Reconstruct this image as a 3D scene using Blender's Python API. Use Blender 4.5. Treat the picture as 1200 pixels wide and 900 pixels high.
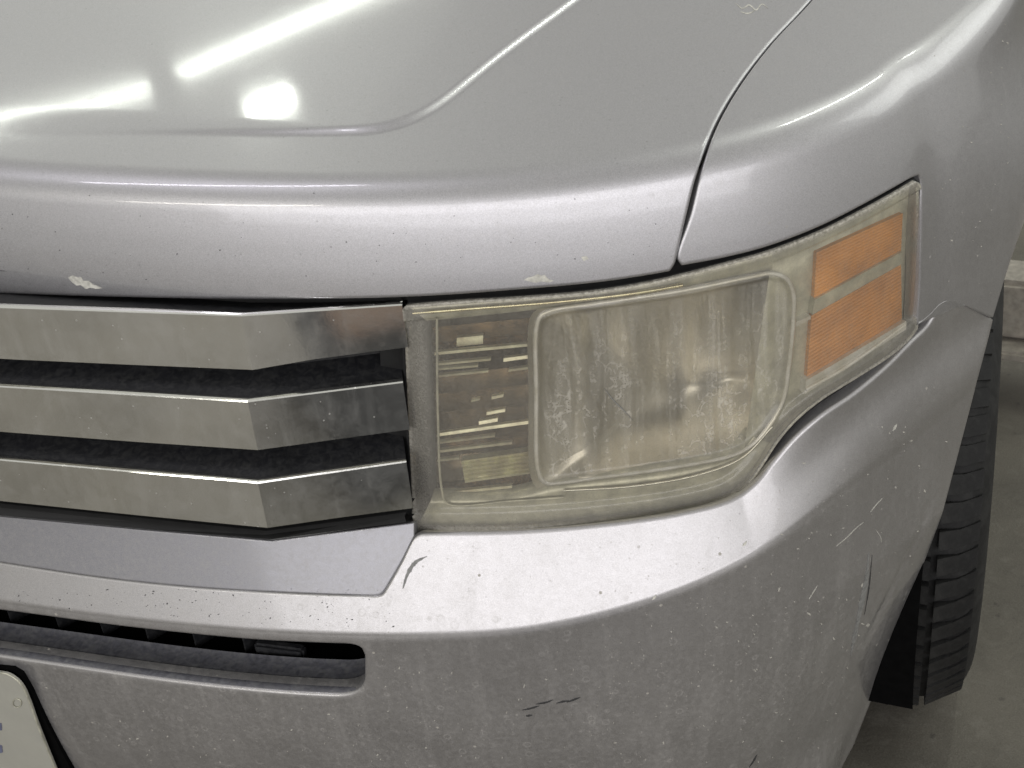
import bpy, bmesh, math, random
import numpy as np
from mathutils import Vector, Matrix
random.seed(7); rng = np.random.default_rng(7)
for o in list(bpy.data.objects): bpy.data.objects.remove(o)
C = bpy.context.scene.collection
sc = bpy.context.scene
# ------------------------------------------------------------------ camera
CAM_LOC = (1.08, -1.0, 1.63); CAM_YAW, CAM_PITCH, CAM_ROLL, CAM_F = .42, .555, -.10, 1770.0
_F = Vector((-math.sin(CAM_YAW)*math.cos(CAM_PITCH), math.cos(CAM_YAW)*math.cos(CAM_PITCH), -math.sin(CAM_PITCH)))
_R = Vector((math.cos(CAM_YAW), math.sin(CAM_YAW), 0)); _U = _R.cross(_F)
_R2 = _R*math.cos(CAM_ROLL)+_U*math.sin(CAM_ROLL); _U2 = _R2.cross(_F)
cam = bpy.data.objects.new('camera', bpy.data.cameras.new('camera')); C.objects.link(cam)
cam.matrix_world = Matrix(((_R2.x, _U2.x, -_F.x, CAM_LOC[0]), (_R2.y, _U2.y, -_F.y, CAM_LOC[1]), (_R2.z, _U2.z, -_F.z, CAM_LOC[2]), (0, 0, 0, 1)))
cam.data.sensor_width = 36; cam.data.lens = 36*CAM_F/1200; cam.data.clip_start = .02; cam.data.clip_end = 100
cam.data.dof.use_dof = True; cam.data.dof.focus_distance = 1.62; cam.data.dof.aperture_fstop = 16
sc.camera = cam
# ------------------------------------------------------------------ light (a workshop at night: ceiling tubes, plus added unseen fill lamps)
w = bpy.data.worlds.new('World'); sc.world = w; w.use_nodes = True
w.node_tree.nodes['Background'].inputs[0].default_value = (.197, .195, .185, 1)
w.node_tree.nodes['Background'].inputs[1].default_value = 1.15
def tube_lamp(a, b, width, power, col):
    a = Vector(a); b = Vector(b); m = (a+b)/2; x = (b-a).normalized()
    l = bpy.data.lights.new('ceiling_tube', 'AREA'); l.shape = 'RECTANGLE'; l.size = (b-a).length; l.size_y = width
    l.energy = power; l.color = col
    o = bpy.data.objects.new('ceiling_tube', l); C.objects.link(o)
    z = Vector((0, 0, 1)); z = (z - x*z.dot(x)).normalized(); y = z.cross(x)
    o.matrix_world = Matrix(((x.x, y.x, z.x, m.x), (x.y, y.y, z.y, m.y), (x.z, y.z, z.z, m.z), (0, 0, 0, 1)))
    return o
def fill_lamp(loc, target, sx, sy, power, col):
    l = bpy.data.lights.new('fill_lamp', 'AREA'); l.shape = 'RECTANGLE'; l.size = sx; l.size_y = sy; l.energy = power; l.color = col
    o = bpy.data.objects.new('fill_lamp', l); C.objects.link(o); o.location = loc
    o.rotation_euler = (Vector(target)-Vector(loc)).to_track_quat('-Z', 'Y').to_euler(); return o
GREEN = (.95, 1, .90); WARM = (1, .97, .86); COOL = (.93, .90, 1)
tube_lamp((-3.1, 2.0, 3), (-1.96, 2.66, 3), .09, 2.6, GREEN)
tube_lamp((-1.90, 2.76, 3), (-1.30, 3.75, 3), .09, 2.6, GREEN)
tube_lamp((-1.51, 2.54, 3), (-1.40, 2.66, 3), .09, 1.1, GREEN)
tube_lamp((-1.15, -.95, 3), (-.10, -.03, 3), .06, 3, COOL)
tube_lamp((-3.6, -6.9, 3), (-.5, -3.9, 3), .22, 25, WARM)
tube_lamp((1.30, .95, 3), (1.28, 2.2, 3), .06, 3.2, GREEN)
fill_lamp((2.3, -4.4, 2.2), (.8, 0, .8), 9.0, 2.2, 74, (.99, .965, 1))  # added unseen fill, brightens the front face and the bumper ledge
fill_lamp((3.4, 2.2, 2.8), (1.0, .5, .8), 3.6, 1.8, 14, (.97, 1, .95))  # added unseen fill, brightens the side of the fender
sc.view_settings.view_transform = 'Standard'; sc.view_settings.look = 'None'
sc.view_settings.exposure = 1.07; sc.view_settings.gamma = 1
sc.cycles.use_denoising = True
sc.cycles.max_bounces = 10; sc.cycles.transparent_max_bounces = 12; sc.cycles.caustics_reflective = False; sc.cycles.caustics_refractive = False
sc.cycles.sample_clamp_indirect = 6
import numpy as np
# ---- camera
CAMP=(1.08,-1.0,1.63,.42,.555,-.10,1770.0)
cx,cy,cz,yaw,pit,rol,FPX=CAMP
CF=np.array([-np.sin(yaw)*np.cos(pit),np.cos(yaw)*np.cos(pit),-np.sin(pit)])
_R0=np.array([np.cos(yaw),np.sin(yaw),0]);_U0=np.cross(_R0,CF)
CR=_R0*np.cos(rol)+_U0*np.sin(rol);CU=np.cross(CR,CF);CC=np.array([cx,cy,cz])
def rays(uv):
    uv=np.asarray(uv,float)
    return CF+((uv[...,0]-600)/FPX)[...,None]*CR-((uv[...,1]-450)/FPX)[...,None]*CU
def proj(X):
    d=np.asarray(X)-CC;z=d@CF;return np.stack([600+FPX*(d@CR)/z,450-FPX*(d@CU)/z],-1)
# ---- plan curve
def catmull(P,n):
    P=np.asarray(P,float);d=np.r_[0,np.cumsum(np.linalg.norm(np.diff(P,axis=0),axis=1)**.5)]
    t=np.linspace(0,d[-1],n);out=np.zeros((n,P.shape[1]))
    m=np.gradient(P,d,axis=0)
    i=np.clip(np.searchsorted(d,t,side='right')-1,0,len(P)-2);h=(d[i+1]-d[i]);x=((t-d[i])/h)[:,None];h=h[:,None]
    return (2*x**3-3*x**2+1)*P[i]+(x**3-2*x**2+x)*h*m[i]+(-2*x**3+3*x**2)*P[i+1]+(x**3-x**2)*h*m[i+1]
def resample(P,n):
    P=np.asarray(P,float);d=np.r_[0,np.cumsum(np.linalg.norm(np.diff(P,axis=0),axis=1))]
    t=np.linspace(0,d[-1],n);return np.stack([np.interp(t,d,P[:,k]) for k in range(P.shape[1])],-1)
PL=[(-1.0,.10),(-.6,.045),(-.3,.012),(0,0),(.3,.012),(.5,.038),(.65,.08),(.78,.148),(.865,.22),(.925,.30),(.962,.39),(.982,.48),(.995,.60),(1.0,.8),(1.0,1.2),(1.0,2.2)]
Q=resample(catmull(PL,3000),1500)
L=np.linalg.norm(np.diff(Q,axis=0),axis=1).sum();ds=L/1499
k=int(.06/ds);ker=np.exp(-.5*(np.arange(-3*k,3*k+1)/k)**2);ker/=ker.sum()
Qp=np.concatenate([2*Q[0]-Q[3*k:0:-1],Q,2*Q[-1]-Q[-2:-3*k-2:-1]])
Q=np.stack([np.convolve(Qp[:,i],ker,'valid') for i in range(2)],-1)
QT=np.gradient(Q,axis=0);QT/=np.linalg.norm(QT,axis=1)[:,None];QN=np.stack([QT[:,1],-QT[:,0]],-1) # outward (toward -y, +x)
QS=np.r_[0,np.cumsum(np.linalg.norm(np.diff(Q,axis=0),axis=1))]
i0=np.argmin(abs(Q[:,0]));QS=QS-QS[i0]
GX=np.arange(-1.0,1.4,.01);GY=np.arange(-.5,2.0,.01)
def _grid():
    X,Y=np.meshgrid(GX,GY,indexing='ij');P=np.stack([X.ravel(),Y.ravel()],-1)
    S=np.zeros(len(P));D=np.zeros(len(P))
    for a in range(0,len(P),4000):
        p=P[a:a+4000];d2=((p[:,None]-Q[None])**2).sum(-1);i=d2.argmin(1)
        r=p-Q[i];along=(r*QT[i]).sum(-1);S[a:a+4000]=QS[i]+along;D[a:a+4000]=(r*QN[i]).sum(-1)
    return S.reshape(X.shape),D.reshape(X.shape)
GS,GD=_grid()
def _cub(G,x,y):
    fx=np.clip((x-GX[0])/.01,1,len(GX)-3.001);fy=np.clip((y-GY[0])/.01,1,len(GY)-3.001)
    i=fx.astype(int);j=fy.astype(int);a=fx-i;b=fy-j
    w=lambda t:(-.5*t+t*t-.5*t**3,1-2.5*t*t+1.5*t**3,.5*t+2*t*t-1.5*t**3,-.5*t*t+.5*t**3)
    wa=w(a);wb=w(b);o=0
    for m in range(4):
        for n in range(4): o=o+wa[m]*wb[n]*G[i+m-1,j+n-1]
    return o
def plan(x,y): return _cub(GS,x,y),_cub(GD,x,y)
def raycast(uv,G,t0=.75,t1=3.2,n=120,iters=26):
    """first root of G along each pixel ray"""
    d=rays(uv);sh=d.shape[:-1];d=d.reshape(-1,3)
    ts=np.linspace(t0,t1,n);lo=np.full(len(d),np.nan);hi=np.full(len(d),t1)
    prev=G(CC+d*ts[0]);done=np.zeros(len(d),bool)
    for t in ts[1:]:
        g=G(CC+d*t);hit=(g<=0)&(prev>0)&~done
        lo[hit]=t-(ts[1]-ts[0]);hi[hit]=t;done|=hit;prev=g
    miss=~done;lo[miss]=t1;hi[miss]=t1
    for _ in range(iters):
        m=(lo+hi)/2;g=G(CC+d*m[:,None]);neg=g<=0;hi=np.where(neg,m,hi);lo=np.where(neg,lo,m)
    P=CC+d*((lo+hi)/2)[:,None]
    return P.reshape(sh+(3,)),done.reshape(sh)
def wallG(dfun):
    def G(p):
        s,dd=plan(p[...,0],p[...,1]);return dd-(dfun(s,p[...,2]) if callable(dfun) else dfun)
    return G
def sz(uv,d=0.):
    P,ok=raycast(uv,wallG(d));s,_=plan(P[:,0],P[:,1]);return np.round(np.c_[uv,s,P[:,2],P[:,:2]],3),ok
def sm(x,a,b):
    t=np.clip((x-a)/(b-a),0,1);return t*t*(3-2*t)
def smax(a,b,k):
    h=np.clip(.5+.5*(a-b)/k,0,1);return b+(a-b)*h+k*h*(1-h)
HL_=CC*0
HOODLINE=CC+rays([(335,158),(400,158),(440,155),(475,147),(510,128),(590,65),(680,0),(830,-110)])*((1.108-1.63)/rays([(335,158),(400,158),(440,155),(475,147),(510,128),(590,65),(680,0),(830,-110)])[:,2])[:,None]
HL2=resample(catmull(HOODLINE[:,:2],200),160)
def linedist(x,y):
    sh=x.shape;p=np.stack([x.ravel(),y.ravel()],-1);out=np.full(len(p),9.)
    near=(p[:,0]<.9)&(p[:,1]<1.6)
    idx=np.where(near)[0];T=np.gradient(HL2,axis=0);T/=np.linalg.norm(T,axis=1)[:,None];N=np.stack([T[:,1],-T[:,0]],-1)
    for a in range(0,len(idx),5000):
        q=p[idx[a:a+5000]];i=((q[:,None]-HL2[None])**2).sum(-1).argmin(1);r=q-HL2[i]
        out[idx[a:a+5000]]=(r*N[i]).sum(-1)
    return out.reshape(sh)
def Ttop(x,y,dome=True):
    z=1.092+.125*y-.035*np.clip(y-.2,0,9)**2-.02*x*x
    return z
def dbody(s,z):
    zz=z-1.0;lean=-.11*(zz+np.sqrt(zz*zz+.0012))-.9*np.clip(z-1.04,0,1)**2
    return lean
def Gbody(p):
    x,y,z=p[...,0],p[...,1],p[...,2]
    s,dd=plan(x,y)
    return smax(dd-dbody(s,z),(z-Ttop(x,y))*.99,.024)
def grad(G,P,e=1e-3):
    g=np.stack([G(P+e*v)-G(P-e*v) for v in np.eye(3)],-1);return g/np.linalg.norm(g,axis=-1,keepdims=True)
# ================================================================== materials
def mat(name):
    m = bpy.data.materials.new(name); m.use_nodes = True; nt = m.node_tree; nt.nodes.clear()
    out = nt.nodes.new('ShaderNodeOutputMaterial'); return m, nt, out
class NB:
    def __init__(s, nt): s.nt = nt
    def n(s, t, **k):
        x = s.nt.nodes.new(t)
        for a, b in k.items(): setattr(x, a, b)
        return x
    def l(s, a, b): s.nt.links.new(a, b)
    def coord(s, scale=(1, 1, 1), rot=(0, 0, 0)):
        t = s.n('ShaderNodeTexCoord'); m = s.n('ShaderNodeMapping'); m.inputs['Scale'].default_value = scale; m.inputs['Rotation'].default_value = rot
        s.l(t.outputs['Object'], m.inputs[0]); return m.outputs[0]
    def noise(s, vec, scale, detail=4, rough=.55, dist=0):
        x = s.n('ShaderNodeTexNoise'); x.inputs['Scale'].default_value = scale; x.inputs['Detail'].default_value = detail
        x.inputs['Roughness'].default_value = rough; x.inputs['Distortion'].default_value = dist; s.l(vec, x.inputs['Vector']); return x.outputs['Fac']
    def ramp(s, fac, a, b, lo=0., hi=1.):
        x = s.n('ShaderNodeMapRange'); x.inputs[1].default_value = a; x.inputs[2].default_value = b; x.inputs[3].default_value = lo; x.inputs[4].default_value = hi
        s.l(fac, x.inputs[0]); return x.outputs[0]
    def m(s, op, a, b=None):
        x = s.n('ShaderNodeMath', operation=op); 
        for i, v in enumerate((a, b)):
            if v is None: continue
            if isinstance(v, (int, float)): x.inputs[i].default_value = v
            else: s.l(v, x.inputs[i])
        return x.outputs[0]
    def mix(s, fac, a, b):
        x = s.n('ShaderNodeMix', data_type='RGBA')
        if isinstance(fac, (int, float)): x.inputs[0].default_value = fac
        else: s.l(fac, x.inputs[0])
        for i, v in ((6, a), (7, b)):
            if isinstance(v, tuple): x.inputs[i].default_value = v + (1,)
            else: s.l(v, x.inputs[i])
        return x.outputs[2]
    def specks(s, vec, scale, thr, soft=.03):
        v = s.n('ShaderNodeTexVoronoi'); v.inputs['Scale'].default_value = scale; s.l(vec, v.inputs['Vector'])
        d = s.ramp(v.outputs['Distance'], thr, thr+soft, 1., 0.)
        c = s.n('ShaderNodeSeparateColor'); s.l(v.outputs['Color'], c.inputs[0]); return d, c.outputs[0]
    def bsdf(s, out, **k):
        b = s.n('ShaderNodeBsdfPrincipled')
        for a, v in k.items():
            i = b.inputs[a.replace('_', ' ')]
            if isinstance(v, (int, float)): i.default_value = v
            elif isinstance(v, tuple): i.default_value = v + (1,) if len(v) == 3 else v
            else: s.l(v, i)
        s.l(b.outputs[0], out.inputs[0]); return b
    def bump(s, h, strength, dist=.001):
        x = s.n('ShaderNodeBump'); x.inputs['Strength'].default_value = strength; x.inputs['Distance'].default_value = dist
        s.l(h, x.inputs['Height']); return x.outputs[0]

def paint(name, base=(.50, .495, .51), dirt=.22, lowdirt=.5, speck=.5, dark=.5, streak=.5, metal=.9):
    m, nt, out = mat(name); N = NB(nt); P = N.coord()
    cloud = N.noise(P, 5, 6, .65, .6); fine = N.noise(P, 170, 6, .75); grit = N.noise(P, 420, 3, .6)
    st = N.noise(N.coord((26, 26, 2.2)), 1.6, 5, .6, .4); st2 = N.noise(N.coord((110, 110, 5)), 1.2, 4, .6, .6)
    sep = N.n('ShaderNodeSeparateXYZ'); N.l(P, sep.inputs[0])
    low = N.ramp(sep.outputs[2], .72, .52)
    d = N.m('ADD', N.ramp(cloud, .35, .75, .15, .5), N.m('MULTIPLY', N.ramp(fine, .45, .70), .5))
    d = N.m('ADD', d, N.m('MULTIPLY', N.ramp(st, .5, .75), streak)); d = N.m('ADD', d, N.m('MULTIPLY', N.ramp(st2, .55, .75), streak*.5))
    amt = N.m('ADD', dirt, N.m('MULTIPLY', low, lowdirt)); d = N.m('MULTIPLY', d, amt)
    # water-spot rings and pale specks
    v = N.n('ShaderNodeTexVoronoi'); v.inputs['Scale'].default_value = 75; N.l(N.coord(), v.inputs['Vector'])
    wob = N.m('ADD', v.outputs['Distance'], N.m('MULTIPLY', N.m('SUBTRACT', fine, .5), .35))
    ring = N.m('MULTIPLY', N.ramp(wob, .20, .27), N.ramp(wob, .36, .28)); vc = N.n('ShaderNodeSeparateColor'); N.l(v.outputs['Color'], vc.inputs[0])
    ring = N.m('MULTIPLY', N.m('MULTIPLY', ring, N.ramp(vc.outputs[0], .72, .9)), N.m('ADD', .06, N.m('MULTIPLY', low, .18)))
    sp, sc_ = N.specks(P, 210, .13); sp = N.m('MULTIPLY', N.m('MULTIPLY', sp, N.ramp(sc_, .80, .86)), N.m('MULTIPLY', N.ramp(cloud, .4, .6), speck))
    sq, sd_ = N.specks(N.coord(rot=(.4, .3, .9)), 60, .075); sq = N.m('MULTIPLY', N.m('MULTIPLY', sq, N.ramp(sd_, .80, .86)), speck)
    d = N.m('MINIMUM', N.m('ADD', d, N.m('ADD', ring, N.m('MAXIMUM', sp, sq))), .95)
    # dark grit / tar
    tk, tc = N.specks(N.coord(rot=(.2, .8, .1)), 120, .10); tk = N.m('MULTIPLY', N.m('MULTIPLY', tk, N.ramp(tc, .86, .90)), N.m('MULTIPLY', N.ramp(cloud, .42, .55), dark))
    gr = N.m('MULTIPLY', N.ramp(grit, .60, .72), .35*dark)
    flake = N.noise(P, 1500, 1, .5); bc = N.mix(N.ramp(flake, .35, .65), tuple(c*.86 for c in base), tuple(min(1, c*1.16) for c in base))
    bc = N.mix(N.m('MAXIMUM', tk, gr), bc, (.06, .055, .05))
    dc = N.mix(N.ramp(fine, .3, .7), (.36, .34, .28), (.52, .50, .45))
    col = N.mix(d, bc, dc)
    met = N.m('MULTIPLY', N.m('SUBTRACT', 1, N.m('MAXIMUM', d, N.m('MULTIPLY', tk, .9))), metal)
    ro = N.m('ADD', .40, N.m('MULTIPLY', d, .4))
    cw = N.m('SUBTRACT', 1, N.m('MULTIPLY', d, .9)); cr = N.m('ADD', .035, N.m('MULTIPLY', N.m('ADD', d, N.m('MULTIPLY', grit, .06)), .5))
    bp = N.bump(N.m('ADD', N.m('MULTIPLY', N.noise(P, 260, 2, .5), .12), N.m('MULTIPLY', d, .5)), .22, .0006)
    N.bsdf(out, Base_Color=col, Metallic=met, Roughness=ro, Coat_Weight=cw, Coat_Roughness=cr, Normal=bp)
    return m
M = {}
M['hood'] = paint('silver_paint_hood', dirt=.12, lowdirt=0, speck=.10, dark=.35, streak=.25)
M['fender'] = paint('silver_paint_fender', dirt=.16, lowdirt=.2, speck=.35, dark=.2, streak=.2)
M['bumper'] = paint('silver_paint_bumper', base=(.52, .51, .515), dirt=.14, lowdirt=.20, speck=.75, dark=.35, streak=.35)
M['trim'] = paint('silver_paint_trim', base=(.30, .30, .33), dirt=.3, lowdirt=.2, speck=.2, dark=.2, streak=.1, metal=.7)

def simple(name, col, rough, metal=0, nscale=60, var=.3, bump=.1, dust=0., coat=0., ds=33):
    m, nt, out = mat(name); N = NB(nt); P = N.coord(); f = N.noise(P, nscale, 5, .6)
    c = N.mix(N.ramp(f, .3, .7), tuple(x*(1-var) for x in col), tuple(min(1, x*(1+var)) for x in col))
    dz = 0.
    if dust:
        dz = N.m('MULTIPLY', N.ramp(N.noise(P, ds, 6, .7, .8), .42, .66), dust); c = N.mix(dz, c, (.34, .34, .32))
    r = N.m('ADD', rough, N.m('MULTIPLY', f, .15)) if not dust else N.m('ADD', rough, N.m('MULTIPLY', dz, .5))
    mt = metal if not dust else N.m('MULTIPLY', metal, N.m('SUBTRACT', 1, dz))
    N.bsdf(out, Base_Color=c, Roughness=r, Metallic=mt, Normal=N.bump(f, bump, .002), Coat_Weight=coat)
    return m
M['black'] = simple('black_plastic', (.008, .008, .009), .6, dust=.08, ds=150)
M['shelf'] = simple('dusty_black_plastic', (.009, .0095, .012), .6, dust=.07, ds=130)
M['tray'] = simple('blue_grey_plastic', (.085, .086, .10), .5, dust=.2, nscale=200, bump=.05, ds=90)
M['gasket'] = simple('black_rubber', (.01, .01, .01), .6)
M['tyre'] = simple('tyre_rubber', (.0065, .0065, .0065), .7, nscale=160, dust=.045, bump=.3)
M['liner'] = simple('liner_plastic', (.004, .004, .004), .95)
M['liner'].node_tree.nodes['Principled BSDF'].inputs['Specular IOR Level'].default_value = .05
M['chromeB'] = simple('chrome_reflector', (.86, .83, .72), .16, 1, dust=.12)
M['bezel'] = simple('yellowed_bezel', (.62, .61, .50), .33, .3, dust=.15, bump=.05)
M['housing'] = simple('lamp_housing', (.36, .34, .28), .35, .5, dust=.3)
M['amber'] = simple('amber_plastic', (.80, .31, .065), .38, 0, nscale=16, var=.4, dust=.10, coat=.4)
M['chip'] = simple('paint_chip', (.58, .57, .51), .7, nscale=200)
M['dust'] = simple('dried_dust', (.50, .485, .43), .8, nscale=200)
M['bowl'] = simple('satin_reflector', (.68, .65, .575), .38, .92, nscale=9, var=.12, dust=.05)
M['lampdark'] = simple('lamp_shade_metal', (.12, .115, .10), .5, .5)
M['steps'] = simple('dim_reflector_steps', (.50, .44, .36), .22, .9, dust=.1)
M['gold'] = simple('warm_chrome', (.86, .74, .50), .2, .9)
M['gilt'] = simple('reflector_glint_line', (.86, .76, .55), .3, .5, nscale=60, var=.35, dust=.2)  # pale colour carries the chamber's glints; also used on the bulb shield
M['glint'] = simple('pale_glint', (.96, .92, .78), .25, .25, dust=.05)  # pale colour stands in for bright reflections inside the lamp
M['scuff'] = simple('dark_scuff', (.05, .05, .05), .7, nscale=200)
M['greyscuff'] = simple('grey_scuff', (.25, .25, .24), .6, nscale=200)
M['beige'] = simple('beige_paint', (.36, .33, .28), .5, dust=.2)
M['rim'] = simple('alloy_rim', (.4, .4, .4), .3, .9)

def chrome(name):
    m, nt, out = mat(name); N = NB(nt); P = N.coord()
    f = N.noise(P, 45, 6, .7, .5); st = N.noise(N.coord((60, 60, 6)), 1.5, 4, .6); c = N.noise(P, 9, 4, .6)
    d = N.m('ADD', N.m('MULTIPLY', N.ramp(f, .45, .75), .08), N.m('MULTIPLY', N.ramp(st, .5, .8), .06))
    d = N.m('ADD', d, N.ramp(c, .4, .8, .04, .12))
    sp, s2 = N.specks(P, 170, .12); d = N.m('MINIMUM', N.m('ADD', d, N.m('MULTIPLY', N.m('MULTIPLY', sp, N.ramp(s2, .8, .86)), .4)), .9)
    N.bsdf(out, Base_Color=N.mix(d, (.95, .95, .91), (.50, .49, .44)), Metallic=N.m('SUBTRACT', 1, N.m('MULTIPLY', d, .9)), Roughness=N.m('ADD', .035, N.m('MULTIPLY', d, .55)), Normal=N.bump(f, .05, .0006))
    return m
M['chrome'] = chrome('pitted_chrome')

def lens_mat():
    m, nt, out = mat('hazed_lens'); N = NB(nt); P = N.coord()
    big = N.noise(P, 7, 5, .6, .4); f = N.noise(P, 120, 5, .75, .3); st = N.noise(N.coord((42, 42, 4)), 1.3, 5, .65, 1.2)
    # wandering drip trails
    v = N.n('ShaderNodeTexVoronoi'); v.feature = 'DISTANCE_TO_EDGE'; v.inputs['Scale'].default_value = 60
    wp = N.n('ShaderNodeVectorMath', operation='ADD'); nz = N.n('ShaderNodeTexNoise'); nz.inputs['Scale'].default_value = 90; nz.inputs['Detail'].default_value = 3; N.l(P, nz.inputs['Vector'])
    sc2 = N.n('ShaderNodeVectorMath', operation='SCALE'); sc2.inputs['Scale'].default_value = .02; N.l(nz.outputs['Color'], sc2.inputs[0])
    N.l(N.coord((1, 1, .55)), wp.inputs[0]); N.l(sc2.outputs[0], wp.inputs[1]); N.l(wp.outputs[0], v.inputs['Vector'])
    worm = N.m('MULTIPLY', N.ramp(v.outputs['Distance'], .07, .02), N.m('MULTIPLY', N.ramp(st, .42, .58), N.ramp(f, .4, .55)))
    sepz = N.n('ShaderNodeSeparateXYZ'); N.l(P, sepz.inputs[0]); lowz = N.ramp(sepz.outputs[2], .97, .86)
    grain = N.noise(P, 520, 4, .7)
    vc = N.n('ShaderNodeVertexColor', layer_name='edge'); vs = N.n('ShaderNodeSeparateColor'); N.l(vc.outputs[0], vs.inputs[0])
    pil = vs.outputs[2]; worm = N.m('MULTIPLY', worm, N.m('MULTIPLY', pil, N.m('ADD', .15, N.m('MULTIPLY', lowz, .85))))
    h = N.m('ADD', .11, N.m('MULTIPLY', N.ramp(big, .3, .7), .05)); h = N.m('ADD', h, N.m('MULTIPLY', N.ramp(st, .42, .66), N.m('ADD', .03, N.m('MULTIPLY', pil, .13))))
    h = N.m('ADD', h, N.m('MULTIPLY', N.ramp(grain, .45, .72), .10)); h = N.m('ADD', h, N.m('MULTIPLY', worm, .26))
    grime = N.m('MULTIPLY', N.m('MULTIPLY', vs.outputs[0], N.ramp(N.noise(P, 300, 6, .75), .38, .62)), .75)
    h = N.m('MINIMUM', N.m('ADD', h, N.m('MULTIPLY', vs.outputs[0], .40)), .95); h = N.m('MULTIPLY', h, N.m('SUBTRACT', 1, N.m('MULTIPLY', vs.outputs[1], .35)))
    dif = N.n('ShaderNodeBsdfPrincipled'); dif.inputs['Roughness'].default_value = .55
    N.l(N.mix(grime, (.80, .765, .675), (.14, .13, .11)), dif.inputs['Base Color'])
    tr = N.n('ShaderNodeBsdfTransparent'); tr.inputs[0].default_value = (.98, .96, .885, 1)
    mx = N.n('ShaderNodeMixShader'); N.l(h, mx.inputs[0]); N.l(tr.outputs[0], mx.inputs[1]); N.l(dif.outputs[0], mx.inputs[2])
    gl = N.n('ShaderNodeBsdfGlossy'); N.l(N.ramp(f, .3, .8, .05, .14), gl.inputs['Roughness'])
    fr = N.n('ShaderNodeFresnel'); fr.inputs[0].default_value = 1.5
    bp = N.bump(N.m('ADD', grain, worm), .04, .0003); N.l(bp, gl.inputs['Normal']); N.l(bp, dif.inputs['Normal'])
    m2 = N.n('ShaderNodeMixShader'); N.l(N.m('MULTIPLY', fr.outputs[0], .8), m2.inputs[0]); N.l(mx.outputs[0], m2.inputs[1]); N.l(gl.outputs[0], m2.inputs[2])
    N.l(m2.outputs[0], out.inputs[0]); return m
M['lens'] = lens_mat()

def floor_mat():
    m, nt, out = mat('worn_concrete'); N = NB(nt); P = N.coord()
    a = N.noise(P, 3, 6, .6, .3); b = N.noise(P, 28, 6, .7); g = N.noise(P, 160, 4, .7)
    c = N.mix(N.ramp(a, .3, .7), (.075, .069, .055), (.165, .152, .122)); c = N.mix(N.ramp(b, .52, .72, 0, .55), c, (.22, .21, .18))
    c = N.mix(N.ramp(g, .55, .7, 0, .4), c, (.17, .16, .14)); wv = N.n('ShaderNodeVectorMath', operation='ADD'); wn = N.n('ShaderNodeTexNoise'); wn.inputs['Scale'].default_value = 40; wn.inputs['Detail'].default_value = 4; N.l(P, wn.inputs['Vector'])
    ws_ = N.n('ShaderNodeVectorMath', operation='SCALE'); ws_.inputs['Scale'].default_value = .03; N.l(wn.outputs['Color'], ws_.inputs[0]); N.l(P, wv.inputs[0]); N.l(ws_.outputs[0], wv.inputs[1])
    sp, q = N.specks(wv.outputs[0], 34, .10, .12); c = N.mix(N.m('MULTIPLY', sp, N.ramp(q, .70, .80, 0, .8)), c, (.05, .045, .04))
    g2 = N.noise(P, 420, 3, .7); c = N.mix(N.ramp(g2, .35, .7, 0, .4), c, (.28, .26, .22)); c = N.mix(N.ramp(N.noise(P, 9, 6, .75, 1.), .5, .72, 0, .6), c, (.10, .092, .075))
    N.bsdf(out, Base_Color=c, Roughness=N.ramp(b, .3, .7, .55, .8), Normal=N.bump(N.m('ADD', b, g), .3, .003)); return m
M['floor'] = floor_mat()

# ================================================================== mesh helpers
def link(name, V, Fc, m, parent=None, smooth=True):
    me = bpy.data.meshes.new(name); me.from_pydata([tuple(v) for v in V], [], [tuple(int(i) for i in f) for f in Fc]); me.update()
    if smooth: me.polygons.foreach_set('use_smooth', [True]*len(me.polygons))
    me.materials.append(m); o = bpy.data.objects.new(name, me); C.objects.link(o)
    if parent: o.parent = parent
    return o
def reedge(P, n):  return resample(np.asarray(P, float), n)
def smoothpoly(P, n, rounding=True): return resample(catmull(P, 400), n) if rounding else resample(P, n)
def coons(top, bot, left, right, n, m, curve=(1, 1, 1, 1)):
    """top,bot: left->right; left,right: top->bottom. returns (m,n,2) pixel grid"""
    T = smoothpoly(top, n, curve[0]); B = smoothpoly(bot, n, curve[1]); Lf = smoothpoly(left, m, curve[2]); Rt = smoothpoly(right, m, curve[3])
    u = np.linspace(0, 1, n)[None, :, None]; v = np.linspace(0, 1, m)[:, None, None]
    c00, c01, c10, c11 = T[0], T[-1], B[0], B[-1]
    return (1-v)*T[None]+v*B[None]+(1-u)*Lf[:, None]+u*Rt[:, None]-((1-u)*(1-v)*c00+u*(1-v)*c01+(1-u)*v*c10+u*v*c11)
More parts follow.
